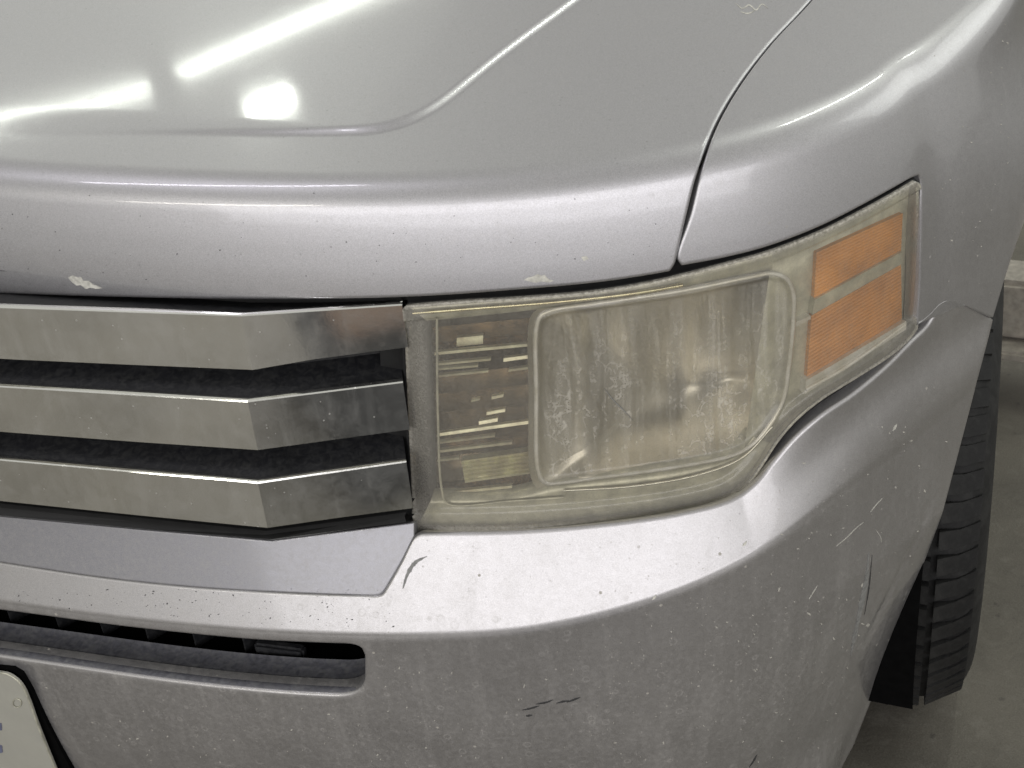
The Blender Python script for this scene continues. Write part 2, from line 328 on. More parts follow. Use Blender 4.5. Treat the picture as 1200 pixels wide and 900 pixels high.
def gridmesh(name, P, G, m, parent, flange=.014, bead=.0012, mask=None, nrm=None):
    """P (r,c,3) surface grid; boundary loop rolled inwards so that the panel has an edge with depth"""
    r, c, _ = P.shape; V = list(P.reshape(-1, 3)); F = []
    keep = np.ones((r-1, c-1), bool) if mask is None else mask
    for i in range(r-1):
        for j in range(c-1):
            if keep[i, j]: F.append((i*c+j, (i+1)*c+j, (i+1)*c+j+1, i*c+j+1))
    if flange:
        edges = {}
        for f in F:
            for a, b in zip(f, f[1:]+f[:1]):
                if (b, a) in edges: del edges[(b, a)]
                else: edges[(a, b)] = 1
        nb = {}; VP = np.array(V)
        bv = sorted({a for e in edges for a in e}); N = grad(G, VP[bv]) if nrm is None else nrm(VP[bv]); ND = dict(zip(bv, N))
        # outward direction in the surface from edge tangents
        tang = {a: np.zeros(3) for a in bv}
        for a, b in edges:
            t = VP[b]-VP[a]; t /= np.linalg.norm(t)+1e-12; tang[a] += t; tang[b] += t
        idx1 = {}; idx2 = {}; idx0 = {}
        for a in bv:
            t = tang[a]; t = t/(np.linalg.norm(t)+1e-12); o = np.cross(t, ND[a]); o /= np.linalg.norm(o)+1e-12
            for q, (dn, do) in zip((idx0, idx1, idx2), ((.3*bead, .7*bead), (bead, bead), (flange, bead))):
                q[a] = len(V); V.append(VP[a]-ND[a]*dn+o*do)
        for a, b in edges:
            F.append((b, a, idx0[a], idx0[b])); F.append((idx0[b], idx0[a], idx1[a], idx1[b])); F.append((idx1[b], idx1[a], idx2[a], idx2[b]))
    return link(name, V, F, m, parent)
def panel(name, top, bot, left, right, G, n, mm, m, parent, curve=(1, 1, 1, 1), **k):
    uv = coons(top, bot, left, right, n, mm, curve); P, ok = raycast(uv, G)
    if not ok.all(): print('MISS', name, (~ok).sum())
    return gridmesh(name, P, G, m, parent, **k), uv, P
def part_empty(name, parent, loc=(0, 0, 0)):
    o = bpy.data.objects.new(name, None); C.objects.link(o); o.parent = parent; o.location = loc; return o
def onwall(uv, d): return raycast(np.array(uv, float), wallG(d))[0]
def prism(name, uv, G, thick, m, parent, lift=0., smooth=False):
    """outline traced on a surface, given real thickness"""
    P = raycast(np.array(uv, float), G)[0]; n = grad(G, P); n = n.mean(0); n /= np.linalg.norm(n)
    k = len(P); V = list(P+n*lift)+list(P+n*(lift-thick)); F = [tuple(range(k))[::-1], tuple(range(k, 2*k))]
    for i in range(k): F.append((i, (i+1) % k, k+(i+1) % k, k+i))
    return link(name, V, F, m, parent, smooth)
def loft(name, rows, m, parent, smooth=True, close=False):
    rows = [np.asarray(r, float) for r in rows]; c = len(rows[0]); V = [v for r in rows for v in r]; F = []
    R = len(rows)
    for i in range(R if close else R-1):
        for j in range(c-1): a = i*c; b = ((i+1) % R)*c; F.append((a+j, b+j, b+j+1, a+j+1))
    if close:
        F.append([i*c for i in range(R)]); F.append([i*c+c-1 for i in range(R)][::-1])
    return link(name, V, F, m, parent, smooth)
def boxat(name, c, size, m, parent, rot=None, bevel=0.):
    bm = bmesh.new(); bmesh.ops.create_cube(bm, size=1)
    for v in bm.verts: v.co = Vector((v.co.x*size[0], v.co.y*size[1], v.co.z*size[2]))
    if bevel: bmesh.ops.bevel(bm, geom=bm.edges[:], offset=bevel, segments=2, affect='EDGES')
    M4 = rot.to_4x4() if rot else Matrix.Identity(4)
    for v in bm.verts: v.co = (M4 @ v.co)+Vector(c)
    me = bpy.data.meshes.new(name); bm.to_mesh(me); bm.free(); me.materials.append(m)
    o = bpy.data.objects.new(name, me); C.objects.link(o); o.parent = parent; return o

# ================================================================== setting
fl = link('workshop_floor', [(-6, -6, 0), (6, -6, 0), (6, 9, 0), (-6, 9, 0)], [(0, 1, 2, 3)], M['floor'], None, False); fl['kind'] = 'structure'

# ================================================================== car
car = bpy.data.objects.new('car', None); C.objects.link(car); car.location = (0, 0, 0)
car['category'] = 'car'; car['label'] = 'dirty silver car seen at its front corner, with clouded headlight and chrome grille bars'

# ---- hood and fender share one body surface
def Gfront(p):
    g = Gbody(p); return g
# raised middle of the hood: displace after casting
GAP = [(1150, -250), (1040, -110), (950, 0), (900, 54), (862, 105), (836, 152), (820, 200), (807, 252), (793, 309)]
_go = lambda v: 3.6+1.2*float(np.clip((v-20)/200, 0, 1))
gapH = [(u-_go(v), v) for u, v in GAP]; gapF = [(u+_go(v), v) for u, v in GAP]
hood_right = gapH[:-1]+[(792, 296), (789, 308), (784, 316)]
hood_bot = [(-400, 318), (-200, 333), (0, 342), (120, 346), (250, 348.5), (380, 348.5), (500, 345), (600, 338), (700, 329), (765, 319.5), (784, 316)]
HLP = raycast(np.array([(250, 158), (335, 158.5), (400, 157.5), (440, 155), (470, 148), (495, 138), (520, 123), (590, 67), (680, 0), (830, -112)], float), Gbody)[0]; HL2[:] = resample(catmull(HLP[:, :2], 400), len(HL2))
uv = coons([(-400, -250), (400, -250), (1146.5, -250)], hood_bot, [(-400, -250), (-400, 0), (-400, 200), (-400, 318)], hood_right, 560, 320)
P, ok = raycast(uv, Gbody)
Nn = grad(Gbody, P); dist = linedist(P[..., 0], P[..., 1])
raise_ = .0044*(1-sm(dist, -.008, .002))*sm(P[..., 1], .085, .15)*np.clip((P[..., 0]-.0)/.44, 0, 1)**1.5
P = P+Nn*raise_[..., None]
hood = gridmesh('hood', P, Gbody, M['hood'], car, flange=.02, bead=.0022)
fen_top = [(1153.5, -250), (1170, -205), (1185, -165)]
fen_left = gapF[:-1]+[(797, 296), (796.5, 304), (800, 309.5)]
# fender: flare towards the wheel arch
def dfend(s, z):
    d = dbody(s, z)
    arch = sm(s, 1.03, 1.30); d = d*(1-arch*.6) + .037*arch*(1-.95*sm(z, .92, 1.09))
    groove = -.003*np.exp(-((s-1.06)/.03)**2)*sm(z, .86, 1.0); return d+groove
def Gfen(p):
    x, y, z = p[..., 0], p[..., 1], p[..., 2]; s, dd = plan(x, y)
    return smax(dd-dfend(s, z), (z-Ttop(x, y))*.99, .027)
SEAMF = [(1110, 353), (1123, 354), (1140, 360), (1164, 371)]
hl_top = [(800, 309.5), (850, 300), (900, 287), (960, 264), (1010, 239), (1050, 217), (1068, 207)]
fen_bot = [(800, 309.5), (860, 297), (920, 279), (980, 253), (1030, 228), (1066, 206), (1077, 203.5), (1082, 211), (1083, 260), (1080, 330), (1077, 384), (1090, 371), (1102, 357), (1116, 352), (1140, 359), (1164, 371)]
uvT = coons(fen_top, hl_top+[(1077, 203.5)], fen_left, [(1185, -165), (1165, -60), (1138, 60), (1112, 145), (1077, 203.5)], 150, 190, (1, 1, 1, 1))
# right-hand field: from the headlight tip round to the wheel arch edge
arch_e = [(1185, -165), (1222, -132), (1241, -70), (1246, 0), (1243, 60), (1235, 118), (1222, 185), (1211, 228), (1200, 260), (1180, 318), (1164, 371)]

def ruled(A, B, n, m):
    A = smoothpoly(A, m); B = smoothpoly(B, m); t = np.linspace(0, 1, n)[None, :, None]; return A[:, None]*(1-t)+B[:, None]*t
sideA = resample([(1185, -165), (1165, -60), (1138, 60), (1112, 145), (1077, 203.5)], 110)
sideA = smoothpoly([(1185, -165), (1165, -60), (1138, 60), (1112, 145), (1077, 203.5)], 110)
sideB = resample([(1077, 203.5), (1082, 211), (1083, 260), (1080, 330), (1077, 384), (1090, 371), (1102, 357), (1116, 352), (1140, 359), (1164, 371)], 110)
P1, ok1 = raycast(uvT, Gfen)
# join: rows of field 2 run from the inner line (headlight tip side) to the arch edge
sideA = smoothpoly([(1185, -165), (1165, -60), (1138, 60), (1112, 145), (1077, 203.5)], 190)
inner = np.concatenate([sideA, resample([(1077, 203.5), (1079.5, 208), (1080.5, 216), (1080.5, 260), (1079, 330), (1076, 380)], 50)[1:], resample([(1076, 380), (1090, 368), (1100, 357), (1108, 352.5), (1118, 352)], 24)[1:]])
Ai = smoothpoly(arch_e, 2000); k1 = np.argmin(np.hypot(Ai[:, 0]-1194, Ai[:, 1]-275)); k2 = np.argmin(np.hypot(Ai[:, 0]-1174, Ai[:, 1]-336))
outer = np.concatenate([resample(Ai[:k1+1], 190), resample(Ai[k1:k2+1], 50)[1:], resample(Ai[k2:], 24)[1:]])
t = np.linspace(0, 1, 60)[None, :, None]; uvS = inner[:, None]*(1-t)+outer[:, None]*t
# bend the last rows onto the seam line
P2, ok2 = raycast(uvS, Gfen)
print('fender', ok1.all(), ok2.all())
def two_grids(name, PA, PB, G, m, parent, **k):
    pass
# single mesh: top field columns then side field; shared line = sideA, welded by distance
oA = gridmesh('fender', P1, Gfen, M['fender'], car, flange=0); oB = gridmesh('tmp', P2, Gfen, M['fender'], None, flange=0)
def weld(objs, name, G, m, parent, flange=.014, bead=.0012, tol=4e-4):
    bm = bmesh.new()
    for o in objs: bm.from_mesh(o.data)
    for o in objs: bpy.data.objects.remove(o)
    bnd = [v for v in bm.verts if any(e.is_boundary for e in v.link_edges)]
    bmesh.ops.remove_doubles(bm, verts=bnd, dist=tol); bmesh.ops.recalc_face_normals(bm, faces=bm.faces[:])
    bm.verts.ensure_lookup_table(); V = [np.array(v.co) for v in bm.verts]; F = [tuple(v.index for v in f.verts) for f in bm.faces]
    cen = np.array(V).mean(0); be = [e for e in bm.edges if e.is_boundary]
    edges = []
    for e in be:
        f = e.link_faces[0]; lp = [l for l in f.loops if l.edge == e][0]; edges.append((lp.vert.index, lp.link_loop_next.vert.index))
    bm.free(); VP = np.array(V); bv = sorted({a for e in edges for a in e}); ND = dict(zip(bv, grad(G, VP[bv])))
    f0 = F[len(F)//2]; fn = np.cross(VP[f0[1]]-VP[f0[0]], VP[f0[2]]-VP[f0[0]]); sgn = 1 if fn@grad(G, VP[f0[0]][None])[0] > 0 else -1
    tang = {a: np.zeros(3) for a in bv}
    for a, b in edges:
        t_ = VP[b]-VP[a]; t_ /= np.linalg.norm(t_)+1e-12; tang[a] += t_; tang[b] += t_
    ix = [{}, {}, {}]
    for a in bv:
        o = np.cross(tang[a], ND[a])*sgn; o /= np.linalg.norm(o)+1e-12
        for q, (dn, do) in zip(ix, ((.3*bead, .7*bead), (bead, bead), (flange, bead))): q[a] = len(V); V.append(VP[a]-ND[a]*dn+o*do)
    for a, b in edges:
        F.append((b, a, ix[0][a], ix[0][b])); F.append((ix[0][b], ix[0][a], ix[1][a], ix[1][b])); F.append((ix[1][b], ix[1][a], ix[2][a], ix[2][b]))
    return link(name, V, F, m, parent)
fender = weld([oA, oB], 'fender', Gfen, M['fender'], car, flange=.016, bead=.0016)

# ------------------------------------------------------------------ bumper surface
def dcs(s): return .008+.044*(1-sm(s, .72, 1.02))
CREASE = np.array([(-400, 655), (-150, 687), (0, 707), (150, 727), (300, 741), (430, 746), (600, 741), (700, 722), (800, 690), (880, 652), (950, 604), (1010, 560), (1060, 530)], float)
cr3, _ = raycast(CREASE, wallG(lambda s, z: dcs(s))); crs, _ = plan(cr3[:, 0], cr3[:, 1]); crz = cr3[:, 2]
SG = np.linspace(-1, 2.5, 1400)
zcg = np.interp(SG, crs, crz); zcg = np.where(SG > crs[-1], crz[-1]+.12*np.clip(SG-crs[-1], 0, .4), zcg); _k = np.exp(-.5*(np.arange(-30, 31)/10)**2); _k /= _k.sum()
zcg = np.convolve(np.pad(zcg, 30, 'edge'), _k, 'valid')
ztg = np.interp(SG, [-1, .75, .80, .83, .875, .94, 1.03, 1.2], [.745, .745, .748, .768, .815, .852, .872, .86]); _k2 = np.exp(-.5*(np.arange(-60, 61)/25)**2); _k2 /= _k2.sum(); ztg = np.convolve(np.pad(ztg, 60, 'edge'), _k2, 'valid')
def dbump(s, z):
    zc = np.interp(s, SG, zcg); dc = dcs(s); side = sm(s, .80, 1.12); zt = np.interp(s, SG, ztg)
    slope = np.clip(dc/(np.maximum(zt-zc, .05)), .02, .6)
    led = dc+(zc-z)*slope
    # concave hollow under the headlight's outer end, then a lip
    led = led-.0065*sm(s, .72, 1.0)*np.exp(-((z-(zt-.045))/.034)**2)
    h = np.clip(zc-z, 0, 2)
    wf = dc-.03*h-.30*h*h; ws = dc-.004-.22*np.clip(.60-z, 0, 1)+.0*h
    wall = (wf+.03*np.clip(z-zc, 0, 1)*0)*(1-side)+ws*side + np.where(z > zc, (z-zc)*.4, 0)*(1-side*.6)
    g = -smax(-led, -wall, .0045)
    # lower corner kicks out
    zf = np.interp(s, [.6, .75, .9, 1.1, 1.3], [.22, .26, .30, .31, .30]); g = g+.30*sm(s, .72, .9)*(1-sm(s, .95, 1.08))*.5*((zf-z)+np.sqrt((zf-z)**2+.0006))
    g = g+.037*sm(s, 1.03, 1.30)*sm(z, .52, .78)
    # dent ahead of the wheel arch
    g = g-.0018*np.exp(-((s-1.045-(z-.55)*.35)/.008)**2)*sm(z, .44, .50)*(1-sm(z, .60, .66))
    return g
Gbump = wallG(dbump)
MK = 5
def row(pts, cuts, ns):
    c = catmull(np.array(pts, float), 3000); idx = [0]+[int(np.argmin(((c-np.array(q))**2).sum(1))) for q in cuts]+[len(c)-1]; out = []
    for k in range(len(ns)):
        seg = resample(c[idx[k]:idx[k+1]+1], ns[k]+1); out.append(seg if k == 0 else seg[1:])
    return np.concatenate(out)
NS = (150, 90, 70, 80)
R0 = row([(-400, 598), (-150, 637), (0, 661), (120, 679), (225, 690), (340, 697), (430, 700), (444, 700.2), (450, 697.5), (455, 690), (472, 660), (487, 631), (493, 627.5), (503, 627), (600, 625), (700, 617.5), (800, 603.5), (860, 587), (890, 566), (910, 541), (935, 513), (965, 488), (1000, 465), (1040, 432), (1068, 404), (1088, 384), (1100, 366), (1110, 358.5), (1122, 357.5), (1140, 364), (1163, 376)],
         [(430, 700), (700, 617.5), (935, 513)], NS)
R1 = row([tuple(q) for q in CREASE[:-1]]+[(1070, 535), (1132, 497)], [(430, 746), (700, 722), (930, 619)], NS)
R2 = row([(-400, 664), (0, 713), (150, 733), (300, 748), (380, 752), (412, 753.5), (422, 756.5), (428, 762), (430.5, 770), (470, 775), (600, 778), (720, 768), (850, 728), (930, 688), (1000, 648), (1104, 603)], [(430.5, 770), (720, 768), (930, 688)], NS)
R3 = row([(-400, 712), (0, 771), (200, 800), (300, 811), (370, 816), (405, 816.5), (420, 812.5), (428, 805.5), (430.5, 798), (470, 803), (600, 812), (720, 808), (850, 780), (930, 752), (990, 728), (1059, 722)], [(430.5, 798), (720, 808), (930, 752)], NS)
R4 = row([(-400, 900), (0, 925), (430, 940), (720, 930), (870, 905), (940, 890), (1001, 872)], [(430, 940), (720, 930), (880, 903)], NS)
R5 = row([(-400, 1120), (0, 1120), (430, 1110), (720, 1080), (860, 1045), (930, 1005)], [(430, 1110), (720, 1080), (860, 1045)], NS)
def fillrows(rows, ms):
    out = [rows[0][None]]
    for a, b, m_ in zip(rows, rows[1:], ms):
        t_ = np.linspace(0, 1, m_+1)[1:, None, None]; out.append(a[None]*(1-t_)+b[None]*t_)
    return np.concatenate(out)
MS = (46, 30, 20, 36, 30)
uvB = fillrows([R0, R1, R2, R3, R4, R5], MS); PB, okB = raycast(uvB, Gbump, n=150); print('bumper', okB.all())
mask = np.ones((PB.shape[0]-1, PB.shape[1]-1), bool); mask[MS[0]+MS[1]:MS[0]+MS[1]+MS[2], :NS[0]] = False
bumper = gridmesh('bumper', PB, Gbump, M['bumper'], car, flange=.022, bead=.0032, mask=mask)

# ------------------------------------------------------------------ trim panel between grille and bumper
Gtrim = wallG(lambda s, z: dbump(s, z)-.0012)
panel('bumper_trim_panel', [(-400, 548), (-150, 588), (0, 606), (160, 621), (318, 634.5), (400, 624), (484, 613.5)], [(-400, 595), (-150, 634), (0, 658), (120, 676), (225, 687), (340, 694), (430, 697.3), (442, 697), (447, 694.5), (452, 687), (470, 656), (484, 628)],
      [(-400, 548), (-400, 595)], [(484, 613.5), (484, 628)], Gtrim, 200, 40, M['trim'], car, curve=(0, 1, 0, 0), flange=.03, bead=.0012)

# ------------------------------------------------------------------ grille
def atz(uv, z): d = rays(uv); return CC+d*((z-CC[2])/d[..., 2])[..., None]
grille = part_empty('grille', car)
def on_path(uv, path):
    """unproject pixels onto the vertical ribbon standing on a plan path"""
    out = []
    for q in np.array(uv, float):
        d = rays(q); best = None
        for a, b in zip(path, path[1:]):
            # CC.xy + t d.xy = a + w (b-a)
            A = np.array([[d[0], -(b-a)[0]], [d[1], -(b-a)[1]]]); t_, w_ = np.linalg.solve(A, a-CC[:2])
            pen = max(0, -w_, w_-1)
            if best is None or pen < best[0]: best = (pen, CC+d*t_)
        out.append(best[1])
    return np.array(out)
BARS = [(.988, [(0, 359), (142, 364), (283, 368.7), (358, 361.5), (471, 356)], [(0, 421.6), (142, 428), (284, 434), (370, 422), (470, 408.5)]),
        (.908, [(0, 452), (145, 461.5), (290, 469.6), (380, 458.5), (472, 446.7)], [(0, 507), (148, 518), (296, 528), (386, 517), (475, 505)]),
        (.828, [(0, 538), (150, 552), (302, 565), (390, 553), (476, 540)], [(0, 588), (154, 604), (308, 619), (395, 608), (482, 596.7)])]
bar_paths = []
for bi, (z, top, bot) in enumerate(BARS):
    T3 = atz(np.array(top, float), z); path = T3[:, :2].copy()
    # straight runs either side of the fold
    sl = (path[2]-path[0]); path[1] = path[0]+sl*.5; s2 = path[4]-path[2]; path[3] = path[2]+s2*((path[3]-path[2])@s2/(s2@s2))
    left = np.array([path[0]-sl*(.20/np.linalg.norm(sl)), path[0]-sl*(.20/np.linalg.norm(sl))+np.array([-.45, .0])])
    full = np.vstack([left[::-1], path]); nrm_out = []
    B3 = on_path(bot, path)
    zt = np.r_[z, z, np.full(5, z)]; zb = np.r_[B3[0, 2]+.003, B3[0, 2]+.003, B3[:, 2]]
    seg = np.diff(full, axis=0); sn = np.stack([seg[:, 1], -seg[:, 0]], -1); sn /= np.linalg.norm(sn, axis=1)[:, None]
    vn = np.vstack([sn[:1], (sn[:-1]+sn[1:])/2, sn[-1:]])
    def ring(k, off, zz): return np.array([full[k, 0]+vn[k, 0]*off, full[k, 1]+vn[k, 1]*off, zz])
    prof = [(-.004, 'b', -.0015), (0, 'b', .001), (0, 't', -.0018), (-.0008, 't', -.0005), (-.003, 't', 0), (-.007, 't', -.001)]
    rows_ = [[ring(k, o_, (zt[k] if w_ == 't' else zb[k])+dz) for k in range(len(full))] for o_, w_, dz in prof]
    bar_o = loft('grille_bar', rows_, M['chrome'], grille, smooth=False)
    # black carrier behind the chrome: dusty shelf on top
    up_ = -.016 if bi == 0 else .011
    pr = [(-.004, 'b', .002), (-.05, 'b', .016), (-.062, 't', up_-.007), (-.058, 't', up_), (-.007, 't', -.003)]
    rows_ = [[ring(k, o_, (zt[k] if w_ == 't' else zb[k])+dz) for k in range(len(full))] for o_, w_, dz in pr]
    loft('grille_bar_carrier', rows_[::-1], M['shelf'], bar_o, smooth=False)
    bar_paths.append((full, zt, zb, vn))
# dark back of the grille and the end pocket beside the lamp
full, zt, zb, vn = bar_paths[1]
back = [[full[k, 0]-vn[k, 0]*o_+0, full[k, 1]-vn[k, 1]*o_, zz] for o_, zz in ((.10, 1.02),) for k in range(len(full))]
rows_ = [[(full[k, 0]-vn[k, 0]*o_, full[k, 1]-vn[k, 1]*o_, zz) for k in range(len(full))] for o_, zz in ((.06, 1.0), (.10, .996), (.10, .73), (.055, .735))]
loft('grille_backing', rows_[::-1], M['liner'], grille, smooth=False)
for zc_ in (.932, .852):
    P0 = full[4]; P1_ = full[6]; mid = P0+(P1_-P0)*.66; ang = math.atan2((P1_-P0)[1], (P1_-P0)[0])
    boxat('grille_end_pocket', (mid[0]-vn[5, 0]*.055, mid[1]-vn[5, 1]*.055, zc_), (.11, .05, .022), M['black'], grille, Matrix.Rotation(ang, 3, 'Z'), .004)
# lower edge of the grille frame
fr_t = [(-400, 530), (0, 593), (155, 609), (309, 625), (398, 613.5), (474, 603)]; fr_b = [(-400, 546), (0, 604), (160, 619), (318, 632), (400, 621.5), (476, 612)]
fullb = bar_paths[2][0]; pth = [np.array(q) for q in fullb[2:]]
pb_t = on_path(fr_t[1:], [p_+np.array([0, .004]) for p_ in pth]); pb_b = on_path(fr_b[1:], [p_+np.array([0, -.002]) for p_ in pth])
ext = lambda A: np.vstack([A[0]+(A[0]-A[1])*2.5, A])
A_, B_ = ext(pb_t), ext(pb_b)
loft('grille_frame', [B_+[0, .02, -.004], B_, A_+[0, 0, -.002], A_+[0, .004, .0], A_+[0, .07, .004]], M['gasket'], grille, smooth=False)
# rubber seal under the hood lip
hb = np.array(hood_bot, float); 
S1 = raycast(hb+[0, 6], wallG(-.022))[0]; S0 = raycast(hb+[0, -10], wallG(-.040))[0]; S2 = S1+[0, .04, -.006]
loft('hood_seal', [S2, S1, S0], M['gasket'], car)

# ------------------------------------------------------------------ slot of the lower grille
lower = part_empty('lower_grille', car)
e3 = PB[MS[0]+MS[1]+MS[2], :NS[0]+1]; e2 = PB[MS[0]+MS[1], :NS[0]+1]
nB = grad(Gbump, e3); 
o1 = e3-nB*.003+[0, 0, .0040]; hz = nB*[1, 1, 0]; hz /= np.linalg.norm(hz, axis=1)[:, None]
tr = [e3-nB*.004-[0, 0, .002], o1, e3-hz*.012+[0, 0, .0042], e3-hz*.030+[0, 0, .0040], e3-hz*.044+[0, 0, .0045], e3-hz*.048+[0, 0, .008]]
tr = [r_ for r_ in tr]; _unused = [np.vstack([r_[:-14], r_[-14:]*[1, 1, 0]+[0, 0, 0]+np.c_[np.zeros(14), np.zeros(14), r_[-14:, 2]*0+r_[-15, 2]]]) for r_ in tr]
loft('lower_grille_tray', tr[::-1], M['tray'], lower)
bk = [e3-hz*.047+[0, 0, .002], e3-hz*.095+[0, 0, -.01], e3-hz*.10+[0, 0, .04], e2-hz*.066+[0, 0, .03], e2-hz*.015+[0, 0, .014]]
loft('lower_grille_duct', bk[::-1], M['liner'], lower, smooth=False)
for u_ in (-30, 20, 76, 128, 180, 235, 293):
    vt = np.interp(u_, [-400, 0, 150, 300, 380], [664, 713, 733, 748, 752]); P_ = raycast(np.array([[u_, vt+22.]]), wallG(lambda s, z: dbump(s, z)-.058))[0][0]
    boxat('lower_grille_fin', (P_[0], P_[1]+.012, P_[2]+.006), (.0018, .03, .05), M['shelf'], lower, Matrix.Rotation(-.15, 3, 'Z'), .0006)
Pq = raycast(np.array([[330., 773.], [392., 766.], [362., 782.]]), wallG(lambda s, z: dbump(s, z)-.055))[0]
boxat('duct_cover', tuple(Pq[0]+[-.002, .005, -.002]), (.058, .012, .040), M['shelf'], lower, Matrix.Rotation(.10, 3, 'Z'), .003)
boxat('duct_ledge', tuple(Pq[2]+[.03, .004, -.005]), (.12, .02, .006), M['shelf'], lower, Matrix.Rotation(.16, 3, 'Z'), .002)

# ------------------------------------------------------------------ headlight
hl = part_empty('headlight', car)
HLT = [(478, 358), (540, 353), (600, 349.5), (700, 341), (770, 329), (800, 322), (850, 309), (900, 295), (960, 272), (1010, 247), (1050, 225), (1070, 213)]
HLR = [(1070, 213), (1075.5, 216), (1076.5, 230), (1076, 300), (1074, 350), (1071, 384)]
HLB = [(488, 616), (494, 620), (520, 620.5), (600, 618.5), (700, 611), (800, 597), (850, 583), (872, 569), (890, 545), (908, 517), (930, 491), (960, 466), (1000, 441), (1040, 415), (1062, 396), (1071, 384)]
HLL = [(478, 358), (474.5, 362), (475, 400), (478, 470), (482, 550), (485, 600), (488, 616)]
def dl0(s, z): return -.006-.010*(1-sm(s, .500, .530))
uvL = coons(HLT, HLB, HLL, HLR, 300, 170); PL3, okL = raycast(uvL, wallG(dl0)); print('lens', okL.all())
def pdist(uv, poly):
    """distance in px to a polyline (positive on its right-hand side walking along)"""
    poly = np.asarray(poly, float); p = uv.reshape(-1, 2); best = np.full(len(p), 1e9); sg = np.zeros(len(p))
    for a, b in zip(poly, poly[1:]):
        ab = b-a; t_ = np.clip(((p-a)@ab)/(ab@ab), 0, 1); r_ = p-(a+t_[:, None]*ab); d_ = np.hypot(r_[:, 0], r_[:, 1])
        m_ = d_ < best; best = np.where(m_, d_, best); sg = np.where(m_, np.sign(ab[0]*r_[:, 1]-ab[1]*r_[:, 0]), sg)
    return (best*sg).reshape(uv.shape[:-1])
PIL = [(634, 560), (630, 545), (629, 460), (629, 385), (634, 371), (648, 364), (700, 356), (800, 341), (880, 325), (905, 321), (921, 327), (929, 343), (929, 380), (924, 430), (917, 470), (900, 500), (880, 522), (860, 533), (800, 546), (700, 560), (655, 566), (641, 566), (634, 560)]
PILc = catmull(np.array(PIL, float), 160)
FOLD = [(492, 597), (600, 595), (700, 588), (800, 574), (848, 560), (872, 540), (892, 512), (915, 483), (945, 459), (990, 432), (1040, 398), (1066, 374)]
FOLDc = catmull(np.array(FOLD, float), 100)
TOPF = [(492, 374), (600, 363), (700, 354), (790, 336), (860, 320), (920, 301), (985, 272), (1040, 243), (1064, 229)]
TOPc = catmull(np.array(TOPF, float), 100)
sdp = pdist(uvL, PILc); sdf = pdist(uvL, FOLDc); sdt = pdist(uvL, TOPc)
h_ = .0045*np.exp(-((sdp-2)/4.0)**2)-.0020*sm(sdp, 0, 9)+.0045*sm(sdf, -2.5, 3.5)+.003*sm(-sdt, -2, 3)
nL = grad(wallG(dl0), PL3); PL4 = PL3+nL*h_[..., None]
lens = gridmesh('lens', PL4, wallG(dl0), M['lens'], hl, flange=.004, bead=.0012)
OUT = np.vstack([HLT, HLR[1:], HLB[::-1][1:], HLL[::-1][1:]]); ed = np.abs(pdist(uvL, OUT))
g_ = np.exp(-(ed/3.2)**2)*1.0; leftstrip = (1-sm(uvL[..., 0]-(505+(uvL[..., 1]-360)*.03), -10, 3)); g_ = np.maximum(g_, leftstrip*.35)
g_ = np.maximum(g_, .55*sm(uvL[..., 1]-(600-(uvL[..., 0]-500)*.0), 8, 16)*(uvL[..., 0] < 820)); band = sm(sdf, 0, 4); 
pilm = sm(sdp, 4, 12)
ca = lens.data.color_attributes.new('edge', 'FLOAT_COLOR', 'POINT'); arr = np.zeros((len(lens.data.vertices), 4), np.float32); arr[:, 3] = 1
arr[:uvL.shape[0]*uvL.shape[1], 0] = np.maximum(g_, band*.22).ravel(); arr[:uvL.shape[0]*uvL.shape[1], 1] = ((sm(uvL[..., 0], 935, 962)*.6+.12*sm(uvL[..., 0], 510, 524)*(1-sm(uvL[..., 0], 622, 630)))*sm(-sdf, 4, 10)*sm(sdt, 4, 10)).ravel(); arr[:uvL.shape[0]*uvL.shape[1], 2] = pilm.ravel(); arr[uvL.shape[0]*uvL.shape[1]:, 0] = 1; ca.data.foreach_set('color', arr.ravel())
# housing: back wall and side walls
cen = np.array([760., 470.]); shrink = lambda P_, k_: np.asarray(P_, float)
loop = catmull(OUT, 300)
w0 = raycast(loop, wallG(lambda s, z: dl0(s, z)-.006))[0]; n0 = grad(wallG(-.01), w0); rowsW = [w0-n0*q for q in (0, .03, .07, .13)]
loft('lamp_housing', rowsW, M['housing'], hl)
uvH = coons(HLT, HLB, HLL, HLR, 60, 40); PH = raycast(uvH, wallG(-.128))[0]; lampback = gridmesh('lamp_back', PH, wallG(-.1), M['housing'], hl, flange=0)
# black gasket around the lens, visible in the gap to the body
gout = []
for k_ in range(len(loop)): gout.append(loop[k_])
lp = np.array(gout); tn = np.gradient(lp, axis=0); tn /= np.linalg.norm(tn, axis=1)[:, None]; on = np.stack([tn[:, 1], -tn[:, 0]], -1)
g0 = raycast(lp+on*0., wallG(lambda s, z: dl0(s, z)-.004))[0]; g1 = raycast(lp+on*4, wallG(lambda s, z: dl0(s, z)-.008))[0]; g2 = raycast(lp+on*30, wallG(-.026))[0]
g0b = raycast(lp+on*1.5, wallG(lambda s, z: dl0(s, z)-.001))[0]
loft('lamp_gasket', [g0, g0b, g1, g2][::-1], M['gasket'], hl)
